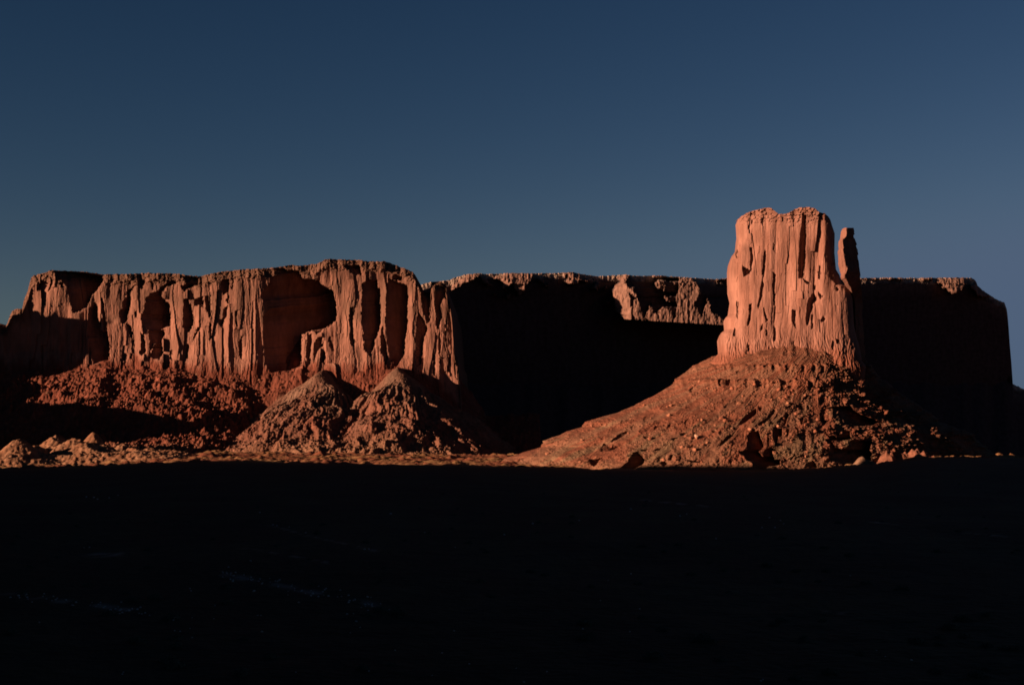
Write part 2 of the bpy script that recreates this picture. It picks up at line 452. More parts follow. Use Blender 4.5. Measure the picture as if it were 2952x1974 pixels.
# talus below the mesa: heightfield in plan
xs = np.arange(-830, 40, 0.62)
ds = np.concatenate([np.linspace(-60, 0, 40)[:-1], np.linspace(0, 330, 430)])
XX, DD = np.meshgrid(xs, ds, indexing='xy')
YY = mesa_y(XX) - DD
uu, _ = uv(xs, mesa_y(xs) - 26, np.full_like(xs, 120.0))
_, zc = pt(uu, np.interp(uu, FOOT[:, 0], FOOT[:, 1]), mesa_y(xs) - 26)
TB = 26.0
DDo = DD; DD = np.where(DD > 0, np.maximum(DD - TB, 0), DD)
zc = zc - 5 + 3 * fbm(xs / 30, xs * 0, 3, 90)
f = 1.0 - (0.62 * np.minimum(DD, 70) + 0.15 * np.clip(DD - 70, 0, 45) + 0.75 * np.clip(DD - 115, 0, 40) + 0.3 * np.clip(DD - 155, 0, 400)) / 112.0
f2 = 1.0 - (1.15 * np.minimum(DD, 55) + 0.42 * np.clip(DD - 55, 0, 60) + 0.2 * np.clip(DD - 115, 0, 400)) / 112.0
kr_ = sm(-420, -300, XX); f = f * (1 - kr_) + f2 * kr_
base = zc[None] * np.clip(f, -0.3, 2)
hmask = np.full(XX.shape, 0)
Zt = base.copy()
cone = np.zeros(XX.shape)
for (ua, va, sl, sr, sf, seed) in [(935, 1064, 0.95, 1.05, 0.60, 1), (1150, 1056, 0.98, 0.88, 0.60, 2)]:
    xa, za = pt(ua, va, mesa_yu(ua) - 30)
    dx = XX - xa + 9 * fbm(XX / 50, DD / 50, 2, 190 + seed); dd = np.maximum(DD - 4, 0)
    an = np.arctan2(dx, dd + 6)
    g2 = 2.6 * ridged(an * 11, DD / 60, 2, 390 + seed)
    r = np.sqrt((np.where(dx < 0, sl, sr) * dx) ** 2 + (sf * dd) ** 2)
    an = an + 0.09 * fbm(XX / 40, DD / 40, 3, 290 + seed)
    g = 5.5 * (ridged(an * 3.0 + seed * 3, r / 110, 3, 93 + seed)) * sm(12, 90, r) + g2 * sm(10, 60, r)
    zcn = za + 2 - r * (1.0 - r / 900) + g - 3
    cone = np.maximum(cone, sm(-2, 4, zcn - Zt))
    Zt = np.maximum(Zt, zcn)
bl = 3.6 * (1 - 0.6 * cone) * blocks(XX / 13, DD / 13, 1) + (3.4 - 2.2 * cone) * blocks(XX / 6.2, DD / 6.2, 2) + 2.4 * blocks(XX / 3.4, DD / 3.4, 3) + (1.2 + 0.8 * cone) * blocks(XX / 2.2, DD / 2.2, 8)
amp = 0.75 + 0.35 * fbm(XX / 60, DD / 60, 2, 97)
amp = amp * (1 - cone * (0.35 + 0.4 * sm(130, 20, DD))) * (1.25 - 0.1 * kr_) * (0.6 + 0.4 * sm(0, 40, DD))
Zt = Zt + bl * amp + 6 * fbm(XX / 45, DD / 35, 3, 98) * sm(0, 30, DD) * (1 - cone * 0.5)
G = gz(XX, YY)
Zt = np.maximum(Zt, G - 3 + 2.5 * fbm(XX / 20, DD / 20, 2, 99))
edge = sm(270, 330, DDo); Zt = Zt * (1 - edge) + (G - 5) * edge
c = lerp3(RED, (0.22, 0.070, 0.040), sm(-0.4, 0.4, fbm(XX / 30, DD / 30, 3, 100)))
cg = cone * (0.45 + 0.5 * sm(170, 60, DD)) * (0.75 + 0.4 * fbm(XX / 30, DD / 60, 2, 101)); cg = np.clip(cg, 0, 1)
c = c * (1 - cg[..., None]) + np.array(GREY) * cg[..., None]
lowc = sm(170, 240, DD); c = c * (1 - 0.6 * lowc[..., None]) + np.array((0.34, 0.18, 0.10)) * 0.6 * lowc[..., None]
bt = sm(0.75, 1.0, blocks(XX / 6.5, DD / 6.5, 2)); c = c * (1 + 0.35 * bt[..., None])
grid_obj('talus_slope', XX, YY, Zt, M_TALUS, mesa, c)
XX_M, YY_M, ZZ_M = XX, YY, Zt

# ------------------------------------------------------------------ mesa behind, turned away from the sun
BT = np.array([(1150, 842), (1222, 818), (1240, 813), (1265, 811), (1290, 808), (1318, 798), (1340, 791), (1380, 787), (1400, 790), (1440, 788), (1464, 787), (1500, 787),
               (1536, 787), (1600, 787), (1634, 785), (1650, 784), (1680, 790), (1720, 796), (1770, 793), (1803, 791), (1830, 795), (1900, 794), (1964, 798),
               (2060, 805), (2100, 801), (2300, 802), (2482, 801), (2560, 800), (2640, 801), (2700, 800), (2770, 800), (2800, 800), (2806, 803), (2815, 812),
               (2800, 818), (2830, 834), (2857, 853), (2880, 866), (2896, 872), (2903, 892), (2907, 930), (2911, 990), (2917, 1060), (2920, 1106), (2952, 1122), (3060, 1170)], float)
BT[34] = (2818, 822)
SLB = 0.70
ub = np.arange(1150, 3050, 2.0)
NB = 260
K0 = 2600 + SLB * 118
ab = (ub * KX - 512) / PX
yb_ = K0 / (1 - SLB * ab)
vt = np.interp(ub, BT[:, 0], BT[:, 1]) + 1.3 * fbm(ub / 6, ub * 0, 3, 110) + 1.2 * np.maximum(0, perlin(ub / 5, ub * 0, 111))
vf = np.full_like(ub, 1346.0)
tt = np.concatenate([np.linspace(0, 0.35, 50)[:-1], np.linspace(0.35, 1, NB - 49)])
U = np.repeat(ub[None], NB, 0); V = vf + (vt - vf) * tt[:, None]
mpb = (yb_ / PX * KX)[None]
Yb = np.repeat(yb_[None], NB, 0)
top_h = V - vt
Yb = Yb - 4 * fbm(U / 50, V / 300, 3, 112) * sm(5, 40, top_h) * mpb * 0.6
Yb = Yb - np.clip(V - 1105 - 12 * fbm(U / 60, V * 0, 2, 113), 0, 400) * 1.3 * mpb
Yb = Yb + np.clip(16 - top_h, 0, 16) * 1.5 * mpb
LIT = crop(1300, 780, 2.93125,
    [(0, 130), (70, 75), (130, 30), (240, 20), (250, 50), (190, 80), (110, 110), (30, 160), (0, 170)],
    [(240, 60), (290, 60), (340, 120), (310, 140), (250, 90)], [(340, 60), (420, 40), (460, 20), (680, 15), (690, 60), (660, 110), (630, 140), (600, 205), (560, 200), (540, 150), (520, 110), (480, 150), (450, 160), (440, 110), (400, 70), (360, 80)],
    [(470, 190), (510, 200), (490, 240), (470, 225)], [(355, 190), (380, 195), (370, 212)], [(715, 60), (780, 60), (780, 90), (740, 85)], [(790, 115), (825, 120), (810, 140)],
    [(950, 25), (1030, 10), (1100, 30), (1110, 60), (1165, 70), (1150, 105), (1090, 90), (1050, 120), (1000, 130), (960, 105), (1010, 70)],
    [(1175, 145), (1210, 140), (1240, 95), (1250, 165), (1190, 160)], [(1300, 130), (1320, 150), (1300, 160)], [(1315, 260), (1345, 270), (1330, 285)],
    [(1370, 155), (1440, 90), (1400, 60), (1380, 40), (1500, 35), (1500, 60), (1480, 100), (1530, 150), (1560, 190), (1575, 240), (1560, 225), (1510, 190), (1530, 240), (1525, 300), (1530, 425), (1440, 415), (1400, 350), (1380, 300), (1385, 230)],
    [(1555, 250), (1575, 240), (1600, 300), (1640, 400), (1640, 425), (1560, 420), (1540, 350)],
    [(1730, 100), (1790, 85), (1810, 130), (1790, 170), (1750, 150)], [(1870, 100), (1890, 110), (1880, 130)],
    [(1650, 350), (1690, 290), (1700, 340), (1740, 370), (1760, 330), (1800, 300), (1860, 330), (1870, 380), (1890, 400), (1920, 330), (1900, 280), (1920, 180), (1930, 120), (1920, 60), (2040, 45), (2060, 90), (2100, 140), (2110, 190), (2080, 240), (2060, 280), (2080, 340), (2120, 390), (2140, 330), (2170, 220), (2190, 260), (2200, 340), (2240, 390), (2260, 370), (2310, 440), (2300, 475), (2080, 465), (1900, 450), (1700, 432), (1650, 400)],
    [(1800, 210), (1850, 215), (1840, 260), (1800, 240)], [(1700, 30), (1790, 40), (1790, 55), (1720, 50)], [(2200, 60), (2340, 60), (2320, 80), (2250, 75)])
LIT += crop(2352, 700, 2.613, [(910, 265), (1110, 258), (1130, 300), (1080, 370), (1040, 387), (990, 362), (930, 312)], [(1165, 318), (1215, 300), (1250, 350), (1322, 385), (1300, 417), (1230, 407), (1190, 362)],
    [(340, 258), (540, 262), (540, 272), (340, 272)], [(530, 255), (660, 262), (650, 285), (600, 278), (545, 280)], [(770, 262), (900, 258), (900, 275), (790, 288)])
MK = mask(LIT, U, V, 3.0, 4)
run = runs(MK, U)
Xw, _ = pt(U, V, Yb)
gap = np.maximum(0, (SLB - 0.532) * (Xw + 118))
wing = inpoly([(1762, 838), (1775, 822), (1790, 812), (1806, 780), (2200, 780), (2200, 946), (1793, 922), (1778, 890)], U + 2 * fbm(U / 9, V / 9, 2, 121), V)
pr = np.where(MK & ~wing, np.minimum(gap + 10, 5 + 1.3 * np.maximum(top_h, 0) * mpb) + (0.6 * np.minimum(run, 16) + 0.3 * run) * mpb, 0.0)
X0w = pt(1765.0, 860.0, K0 / (1 - SLB * ((1765 * KX - 512) / PX)))[0]
dXw = Xw - X0w; plane = 62 + (SLB + 0.40) * np.minimum(dXw, 45) + (SLB - 0.22) * np.maximum(dXw - 45, 0)
cut_ = runs(wing & ~MK, U)
pr = np.where(wing, plane - np.where(MK, 0, (0.75 * cut_ + 9) * mpb), pr)
pr = pr + np.where(MK, (1.2 * fbm(U / 9, V / 12, 3, 118) + 2.2 * slabs(U / 10, V / 22, 14, 0.6, 0.3)) * mpb, 0)
Yb = Yb - vblur(pr, 1)
Yb = Yb - (4 * slabs(U / 7, V / 5, 16, 0.6, 0.8) + 2 * slabs(U / 4, V / 3, 17, 0.6, 0.8)) * sm(34, 8, top_h + 8 * fbm(U / 20, V * 0, 2, 123)) * mpb
X, Z = pt(U, V, Yb)
c = np.broadcast_to(np.array((0.10, 0.062, 0.060)), U.shape + (3,)).copy()  # dark bluish wall colour, with the mesa's shade put into it
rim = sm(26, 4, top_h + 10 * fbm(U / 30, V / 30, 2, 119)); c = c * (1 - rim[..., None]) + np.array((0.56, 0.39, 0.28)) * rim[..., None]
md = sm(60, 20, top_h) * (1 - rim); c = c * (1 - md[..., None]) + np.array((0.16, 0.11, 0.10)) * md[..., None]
lp = MK * 0.9; c = c * (1 - lp[..., None]) + np.array((0.36, 0.19, 0.13)) * lp[..., None]  # sunlit patches painted paler than the wall, on top of the real sun
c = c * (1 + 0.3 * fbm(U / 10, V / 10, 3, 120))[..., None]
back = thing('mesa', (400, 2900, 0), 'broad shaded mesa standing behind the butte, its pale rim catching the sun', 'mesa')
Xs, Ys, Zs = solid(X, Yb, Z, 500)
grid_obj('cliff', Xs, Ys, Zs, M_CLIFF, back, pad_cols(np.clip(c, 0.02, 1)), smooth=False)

# ------------------------------------------------------------------ the butte: tower, spire, talus
YB = 1640.0
MB = YB / PX * KX
butte = thing('butte', (318, YB, 0), 'tall mitten shaped sandstone butte with a thin side spire on a wide rubble base', 'butte')

def body(name, vs, L, Rr, halfd, tilt, carve, relief, color, mat, ns=620, pw=2.6, topv=None, yoff=0.0, uniform=0.75, kc=1.0, side=0.0):
    """closed body whose outline at height v runs from L to R; relief and recesses press into its front"""
    a = np.linspace(-1, 1, ns)
    s = uniform * a + (1 - uniform) * np.sin(a * np.pi / 2)
    Lv = np.interp(vs, L[:, 1], L[:, 0]); Rv = np.interp(vs, Rr[:, 1], Rr[:, 0])
    mid = (Lv + Rv) / 2; hw = (Rv - Lv) / 2
    U = mid[:, None] + hw[:, None] * s[None]
    V = np.repeat(vs[:, None], ns, 1)
    if topv is not None:
        ut = np.interp(U, topv[:, 0], topv[:, 1]) + 1.2 * fbm(U / 8, U * 0, 3, 130)
        k = (vs.max() - V) / (vs.max() - vs.min())
        V = vs.max() - k * (vs.max() - ut)
    prof = (1 - np.clip(np.abs(s), 0, 1) ** pw) ** (1 / pw)
    hd = halfd(vs)[:, None]
    Yf = YB + yoff - hd * prof[None] - tilt(vs)[:, None] * (hw[:, None] * s[None]) * MB
    rel = relief(U, V) * (np.minimum(1, prof[None] * 1.6) if side == 0 else 1.0)
    Yf = Yf - rel * MB
    if carve:
        tl = 0 if side else 1
        M = mask(carve, U, V, 1.1, 9)
        d = runs(M, U)
        E = np.where(M, kc * d + 5.0 + np.maximum(relief(U, V), -2) * 0.5, 0)
        if tl:
            E = tail(E, 2.0, 0.8)
        Yf = Yf + vblur(E, 1) * MB
    X, Z = pt(U, V, Yf)
    X = X + side * rel * s[None] * MB
    nb = 40
    sb = np.linspace(1, -1, nb)[1:-1]
    pb = (1 - np.abs(sb) ** pw) ** (1 / pw)
    Ybk = YB + yoff + hd * pb[None] - tilt(vs)[:, None] * hw[:, None] * sb[None] * MB
    zi = np.repeat(Z.mean(1)[:, None], nb - 2, 1)
    xa, xb = X[:, :1], X[:, -1:]
    Xb = xb + (xa - xb) * ((1 - sb) / 2)[None]
    Zb = Z[:, -1:] + (Z[:, :1] - Z[:, -1:]) * ((1 - sb) / 2)[None]
    Xf = np.concatenate([X, Xb], 1); Yf2 = np.concatenate([Yf, Ybk], 1); Zf = np.concatenate([Z, Zb], 1)
    cc = color(U, V)
    cc = np.concatenate([cc, np.repeat(cc[:, -1:], nb - 2, 1)], 1)
    # closing rows: pull the last row to its centre line
    rows = [(Xf, Yf2, Zf, cc)]
    yc = Yf2[-1].mean(); 
    for k in (0.35, 0.7, 1.0):
        rows.append((Xf[-1:] * 1.0, Yf2[-1:] + (YB + yoff - Yf2[-1:]) * k, Zf[-1:] + 0.0, cc[-1:]))
    Xf = np.concatenate([r[0] for r in rows]); Yf2 = np.concatenate([r[1] for r in rows]); Zf = np.concatenate([r[2] for r in rows]); cc = np.concatenate([r[3] for r in rows])
    grid_obj(name, Xf, Yf2, Zf, mat, butte, np.clip(cc, 0.01, 1), wrap=True, smooth=False)
    return X, Yf, Z, U, V

c4 = lambda *p: np.array([(2000 + x / 2.613, 560 + y / 2.613) for x, y in p])
TL = c4((328, 195), (335, 310), (322, 380), (285, 430), (268, 480), (262, 530), (266, 700), (284, 770), (270, 880), (238, 912), (246, 1000), (206, 1030), (190, 1070), (198, 1180), (120, 1260))
TR = c4((1025, 190), (1062, 245), (1060, 400), (1072, 510), (1100, 560), (1112, 620), (1165, 640), (1195, 690), (1200, 800), (1207, 950), (1228, 1060), (1252, 1140), (1268, 1240), (1300, 1290))
TT = c4((320, 240), (330, 190), (360, 165), (400, 140), (450, 122), (520, 106), (550, 100), (580, 102), (610, 125), (640, 148), (690, 146), (720, 136), (760, 112), (800, 99), (870, 95), (915, 108), (950, 136), (985, 142), (1012, 165), (1035, 200), (1062, 245), (1070, 270))
CARVE = crop(2050, 580, 4.69,
    [(1232, 170), (1282, 185), (1284, 450), (1278, 700), (1268, 900), (1235, 1040), (1185, 1040), (1176, 900), (1185, 700), (1190, 500), (1214, 350)],
    [(1560, 170), (1640, 260), (1680, 360), (1672, 480), (1664, 640), (1684, 800), (1655, 860), (1620, 850), (1630, 640), (1650, 480), (1640, 380), (1600, 260)],
    [(520, 620), (555, 630), (567, 780), (545, 950), (518, 940), (530, 800)], [(420, 870), (530, 940), (512, 985), (470, 1010), (430, 1020), (420, 940)],
    [(733, 640), (750, 680), (736, 850), (718, 1020), (690, 1040), (700, 850), (716, 700)], [(838, 960), (880, 990), (868, 1080), (866, 1400), (832, 1400), (832, 1150)],
    [(1235, 1040), (1340, 1110), (1300, 1125), (1245, 1065)], [(1375, 1130), (1412, 1140), (1412, 1195), (1378, 1195)], [(1450, 860), (1478, 880), (1472, 1060), (1450, 1040)],
    [(540, 250), (566, 255), (556, 310), (540, 300)], [(680, 220), (712, 230), (704, 330), (664, 285)], [(1474, 330), (1492, 420), (1480, 500), (1470, 440)], [(500, 300), (520, 340), (505, 380)],
    [(335, 680), (360, 690), (355, 760), (335, 740)], [(1690, 1160), (1720, 1180), (1710, 1215), (1680, 1210)], [(840, 560), (856, 580), (850, 680), (838, 640)])
CARVE += crop(2050, 800, 4.69,
    [(1380, 210), (1420, 250), (1432, 310), (1380, 350), (1352, 480), (1312, 640), (1290, 650), (1274, 560), (1288, 420), (1318, 300)], [(1440, 185), (1508, 250), (1480, 285), (1438, 225)],
    [(1358, 500), (1384, 510), (1378, 690), (1345, 690)], [(690, 0), (715, 100), (692, 250), (646, 420), (628, 380), (658, 200)], [(508, 370), (544, 350), (538, 560), (512, 650), (488, 640), (508, 500)],
    [(843, 640), (874, 700), (874, 850), (833, 850), (838, 750)], [(866, 380), (872, 400), (862, 600), (845, 640), (848, 420)], [(700, 400), (722, 420), (768, 580), (742, 605), (712, 480)], [(692, 620), (695, 700), (664, 724), (658, 680)],
    [(1088, 430), (1144, 450), (1134, 600), (1144, 690), (1110, 620), (1080, 580)], [(1510, 520), (1553, 560), (1520, 606), (1480, 600)], [(310, 680), (334, 690), (322, 790), (295, 780)],
    [(1638, 850), (1664, 870), (1654, 975), (1628, 960)], [(1103, 850), (1120, 860), (1116, 955), (1094, 950)], [(490, 900), (518, 910), (512, 995), (488, 985)], [(1196, 390), (1208, 400), (1204, 560), (1194, 500)],
    [(1690, 830), (1730, 850), (1720, 900), (1690, 890)], [(1730, 1000), (1750, 1010), (1740, 1060), (1725, 1050)], [(1900, 900), (1915, 910), (1912, 960), (1900, 950)], [(740, 700), (760, 720), (755, 790), (738, 770)], [(340, 320), (365, 340), (360, 560), (345, 520)])

def tower_relief(U, V):
    Uw = U + 6 * fbm(U / 70, V / 160, 2, 140)
    r = 2.2 * ridged(Uw / 34, V / 400, 1, 141) + 0.8 * fbm(Uw / 10, V / 130, 3, 143) + 0.6 * fbm(U / 8, V / 14, 3, 145) + 1.6 * fbm(U / 24, V / 40, 2, 147)
    r = 0.15 * r + 2.4 * slabs(Uw / 32, V / 230, 7, 3.0, 0.4) + 0.7 * slabs(Uw / 13, V / 70, 8, 2.6, 0.6) + 0.35 * slabs(U / 6, V / 18, 9, 2.0, 0.8)
    r += 5 * fbm(U / 60, V / 200, 2, 146)
    r += 5 * slabs(U / 9, V / 6, 10, 0.5, 0.9) * sm(60, 10, V - 600) + 2.2 * ridged(U / 8, V / 30, 2, 149) * sm(930, 1010, V)
    r += np.clip(V - 940, 0, 110) ** 1.25 * 0.10
    ct = np.array([2060, 2100, 2128, 2165, 2208, 2234, 2314, 2364, 2402, 2450], float)
    cb = np.array([2060, 2085, 2124, 2157, 2191, 2230, 2288, 2328, 2374, 2470], float)
    kk = np.clip((V - 640) / 400, 0, 1); Wu = U + 3 * fbm(U / 40, V / 120, 2, 157)
    for i in range(len(ct) - 1):
        a0 = ct[i] + (cb[i] - ct[i]) * kk; b0 = ct[i + 1] + (cb[i + 1] - ct[i + 1]) * kk
        q = np.clip((Wu - a0) / (b0 - a0), 0, 1)
        r = r + np.where((q > 0) & (q < 1), np.sin(np.pi * q) ** 0.8, 0) * np.minimum(2.0, 0.06 * (b0 - a0)) * sm(610, 660, V)
    return r

def tower_col(U, V):
    c = lerp3((0.37, 0.166, 0.110), (0.47, 0.222, 0.152), sm(-0.4, 0.4, fbm(U / 30, V / 120, 3, 150)))
    stn = sm(0.0, 0.7, fbm(U / 14, V / 90, 4, 152)) * sm(900, 650, V) * 0.6
    c = c * (1 - stn[..., None]) + np.array((0.30, 0.145, 0.095)) * stn[..., None]
    lo = sm(985, 1040, V + 12 * fbm(U / 20, V / 20, 2, 153)); c = c * (1 - lo[..., None]) + np.array((0.36, 0.13, 0.075)) * lo[..., None]
    cp_ = sm(640, 600, V + 15 * fbm(U / 25, V / 20, 2, 154)) * 0.7; c = c * (1 - cp_[..., None]) + np.array((0.36, 0.165, 0.105)) * cp_[..., None]
    return c

body('tower', np.linspace(1095, 634, 450), TL, TR, lambda v: 42 + 18 * sm(640, 1060, v), lambda v: 0.16 + 0 * v, CARVE, tower_relief, tower_col, M_CLIFF, 640, 5.0, TT)

# the spire at the tower's right side
def spire():
    L = np.array([(2437, 657), (2434, 662), (2431, 684), (2427, 690), (2426, 705), (2424, 725), (2426, 755), (2430, 780), (2434, 800), (2442, 812), (2455, 834), (2463, 870), (2467, 960), (2474, 1060)], float)
    Rr = np.array([(2462, 657), (2464, 668), (2462, 681), (2465, 692), (2469, 705), (2473, 722), (2474, 738), (2477, 762), (2479, 790), (2482, 830), (2486, 880), (2489, 950), (2496, 1060)], float)
    LITW = np.array([(657, .26), (680, .3), (690, .08), (700, .10), (735, .17), (760, .22), (775, .28), (790, .1), (810, .03), (1060, .01)])
    vs = np.linspace(1062, 656.5, 300); ns = 60
    Lv = np.interp(vs, L[:, 1], L[:, 0]); Rv = np.interp(vs, Rr[:, 1], Rr[:, 0])
    Lv += 0.4 * fbm(vs / 9, vs * 0, 3, 160) + 3.0 * (slabs(vs * 0 + 3.3, vs / 13, 15, 0, 0.4) - 0.5); Rv += 0.4 * fbm(vs / 9, vs * 0, 3, 161) + 3.0 * (slabs(vs * 0 + 7.3, vs / 15, 19, 0, 0.4) - 0.5)
    s = np.linspace(0, 1, ns)[None]
    W = (Rv - Lv)[:, None]
    lw = np.interp(vs, LITW[:, 0], LITW[:, 1])[:, None]
    U = Lv[:, None] + W * s; V = np.repeat(vs[:, None], ns, 1)
    y0 = (1640 - 90.0 + 58.0 * sm(780, 880, vs))[:, None]
    Yf = y0 + np.where(s < lw, (lw - s) * W * 0.8, (s - lw) * W * 0.95) * MB - 0.8 * slabs(U / 9, V / 26, 12, 0.6, 0.3) - 0.3 * slabs(U / 4, V / 8, 13, 0.6, 0.3)
    X, Z = pt(U, V, Yf)
    Ybk = Yf[:, ::-1] + 14 + 10 * np.sin(np.linspace(0, np.pi, ns))[None]
    Xf = np.concatenate([X, X[:, ::-1]], 1); Yq = np.concatenate([Yf, Ybk], 1); Zf = np.concatenate([Z, Z[:, ::-1]], 1)
    ym = Yq[-1:].mean()
    Xf = np.concatenate([Xf, Xf[-1:]]); Yq = np.concatenate([Yq, np.full_like(Yq[-1:], ym)]); Zf = np.concatenate([Zf, Zf[-1:] + 0.6])
    cc = np.broadcast_to(np.array((0.34, 0.155, 0.105)), Xf.shape + (3,))
    grid_obj('spire', Xf, Yq, Zf, M_CLIFF, butte, cc.copy(), wrap=True, smooth=False)
spire()

KL = np.array([(2085, 1005), (2071, 1019), (2018, 1044), (1946, 1092), (1941, 1105), (1893, 1137), (1830, 1169), (1777, 1191), (1684, 1217), (1679, 1230), (1563, 1271), (1559, 1289), (1513, 1303), (1469, 1316), (1440, 1335), (1410, 1365)], float)
KR = np.array([(2478, 1005), (2487, 1022), (2502, 1043), (2535, 1085), (2548, 1101), (2620, 1150), (2700, 1205), (2715, 1218), (2800, 1250), (2830, 1285), (2860, 1310), (2900, 1365)], float)
TC = crop(2050, 1160, 5.8625,
    [(690, 470), (760, 500), (810, 470), (830, 560), (880, 680), (900, 720), (850, 800), (800, 830), (870, 910), (900, 800), (1000, 760), (1100, 810), (1050, 880), (1060, 960), (1180, 960), (1170, 1040), (1050, 1080), (950, 1080), (930, 1140), (760, 1160), (690, 1100), (700, 1020), (620, 990), (560, 900), (500, 880), (470, 820), (520, 830), (600, 800), (600, 700), (620, 640), (610, 560)],
    [(1045, 440), (1200, 440), (1205, 570), (1130, 580), (1110, 700), (1080, 760), (1070, 640), (1045, 560)], [(1275, 440), (1320, 450), (1300, 590), (1270, 580)], [(1420, 430), (1470, 440), (1485, 540), (1450, 540)],
    [(950, 590), (990, 600), (985, 720), (950, 730)],
    [(700, 130), (760, 90), (775, 180), (640, 300), (540, 370), (450, 390), (520, 270), (620, 190)], [(1050, 110), (1095, 150), (960, 300), (850, 395), (795, 395), (820, 340), (920, 280)],
    [(800, 60), (860, 90), (850, 150), (810, 140)], [(1270, 80), (1400, 0), (1330, 90), (1255, 125)], [(1270, 160), (1322, 210), (1275, 300), (1262, 395), (1195, 395), (1240, 310), (1160, 280), (1240, 210)],
    [(375, 565), (300, 640), (150, 755), (135, 720), (230, 600), (330, 545)], [(1560, 1105), (1640, 1010), (1720, 985), (1770, 1040), (1795, 1115)],
    [(1430, 60), (1540, 50), (1550, 120), (1480, 110)], [(1480, 270), (1560, 240), (1530, 380), (1500, 350)], [(1330, 960), (1420, 860), (1420, 900), (1350, 980)], [(1230, 970), (1280, 960), (1260, 1010)], [(1000, 340), (1060, 350), (1040, 380)], [(1700, 920), (1760, 880), (1740, 930)],
    [(1900, 110), (2060, 70), (2345, 60), (2400, 130), (2500, 200), (2700, 260), (2900, 330), (2600, 400), (2345, 410), (2250, 370), (2180, 160), (2060, 110)],
    [(1930, 620), (1990, 600), (2100, 760), (2200, 800), (2290, 740), (2345, 640), (2700, 640), (2700, 1000), (2500, 1100), (2240, 1090), (2100, 920), (1990, 760)],
    [(1910, 470), (1990, 560), (2060, 560), (2120, 600), (2100, 480), (2200, 560), (2240, 480), (2345, 480), (2345, 620), (2200, 640), (2000, 640)], [(1840, 250), (1930, 210), (1900, 300), (1960, 330), (1900, 400), (1860, 340)])
TC += crop(1700, 1200, 5.8625,
    [(760, 620), (830, 590), (950, 730), (900, 820), (770, 880), (780, 920), (500, 900), (560, 860), (680, 720)], [(150, 590), (220, 460), (320, 490), (330, 550), (400, 470), (440, 540), (330, 590)], [(350, 440), (480, 300), (640, 240), (640, 290), (480, 400)],
    [(1090, 150), (1175, 170), (1120, 235), (1085, 230)], [(1220, 150), (1290, 130), (1260, 180)], [(1380, 645), (1425, 650), (1380, 745), (1315, 740)], [(900, 330), (990, 350), (950, 395), (905, 380)], [(1520, 290), (1640, 270), (1600, 330), (1530, 330)], [(1370, 370), (1510, 360), (1430, 415)],
    [(880, 560), (990, 570), (980, 600), (900, 590)], [(1090, 590), (1160, 540), (1220, 550), (1140, 590)], [(1660, 520), (1750, 480), (1750, 530)], [(1790, 560), (1870, 560), (1810, 590)], [(1170, 780), (1250, 760), (1310, 810), (1220, 870), (1230, 820)], [(1490, 740), (1560, 710), (1530, 760)], [(1650, 740), (1890, 760), (1880, 780), (1700, 765)],
    [(1590, 100), (1690, 30), (1620, 140)], [(0, 720), (60, 740), (200, 690), (140, 780), (60, 850), (0, 840)], [(670, 170), (740, 150), (720, 230), (690, 220)], [(920, 10), (960, 10), (930, 90)], [(2080, 250), (2130, 250), (2100, 285)], [(2130, 200), (2200, 170), (2150, 215)])
TC += crop(1900, 1000, 2.229,
    [(390, 205), (412, 205), (408, 260), (392, 250)], [(432, 210), (458, 208), (452, 250), (430, 245)], [(505, 210), (530, 200), (520, 232)], [(672, 118), (692, 120), (680, 135)], [(605, 118), (622, 120), (612, 135)], [(725, 120), (738, 122), (730, 138)],
    [(1070, 105), (1092, 108), (1080, 128)], [(1242, 100), (1275, 105), (1255, 132)], [(1310, 120), (1330, 122), (1320, 140)], [(195, 280), (230, 255), (220, 290)], [(1015, 260), (1050, 255), (1050, 290)], [(920, 330), (965, 305), (945, 345)], [(490, 160), (515, 145), (500, 175)])

def frac(v):
    return np.interp(v, KL[:, 1], (2071 - KL[:, 0]) / (2071 - 1340.0))

def fsm(v):
    return np.mean([frac(v + d) for d in range(-40, 41, 8)], axis=0)

def talus_relief(U, V):
    an = (U - 2390) / np.maximum(V - 955, 50)
    an = an + 0.06 * fbm(U / 60, V / 60, 3, 171)
    low = sm(1060, 1200, V)
    g = 4.0 * (ridged(an * 4.2, V / 500, 2, 170) - 0.4) * low
    g += 0.9 * fbm(an * 10, V / 60, 3, 172)
    b = 4.0 * blocks(U / 24 + V / 40, V / 15, 4) * (0.1 + low) + 3.8 * blocks(U / 12, V / 8, 5) * (0.3 + 0.7 * low) + 2.8 * blocks(U / 6, V / 4.5, 6) + 1.5 * blocks(U / 3.6, V / 3, 7)
    rt = sm(2330, 2480, U)
    pat = sm(-0.3, 0.4, fbm(U / 45, V / 30, 3, 184)); b = b * (0.45 + 0.9 * pat)
    g = g + 1.6 * (ridged(an * 17, V / 110, 2, 185) - 0.5) * (1 - 0.7 * pat)
    Vl = V + 5 * fbm(U / 22, V * 0, 3, 183); led = (sm(1090, 1096, Vl) - sm(1098, 1135, Vl)) * sm(-0.3, 0.3, fbm(U / 40, V * 0, 2, 180)) * 15 \
        + (sm(1232, 1238, V) - sm(1238, 1262, V)) * sm(2170, 2190, U) * sm(2400, 2360, U) * 9 + (sm(1048, 1053, Vl) - sm(1054, 1080, Vl)) * 9 * sm(-0.4, 0.2, fbm(U / 25, V * 0, 2, 182))
    return g + b * (0.7 + 0.9 * rt) + 8 * fbm(U / 90, V / 40, 3, 175) * low - 3 + led - 1.3 * np.clip(1026 + 7 * fbm(U / 30, V * 0, 2, 181) - V, 0, 80)

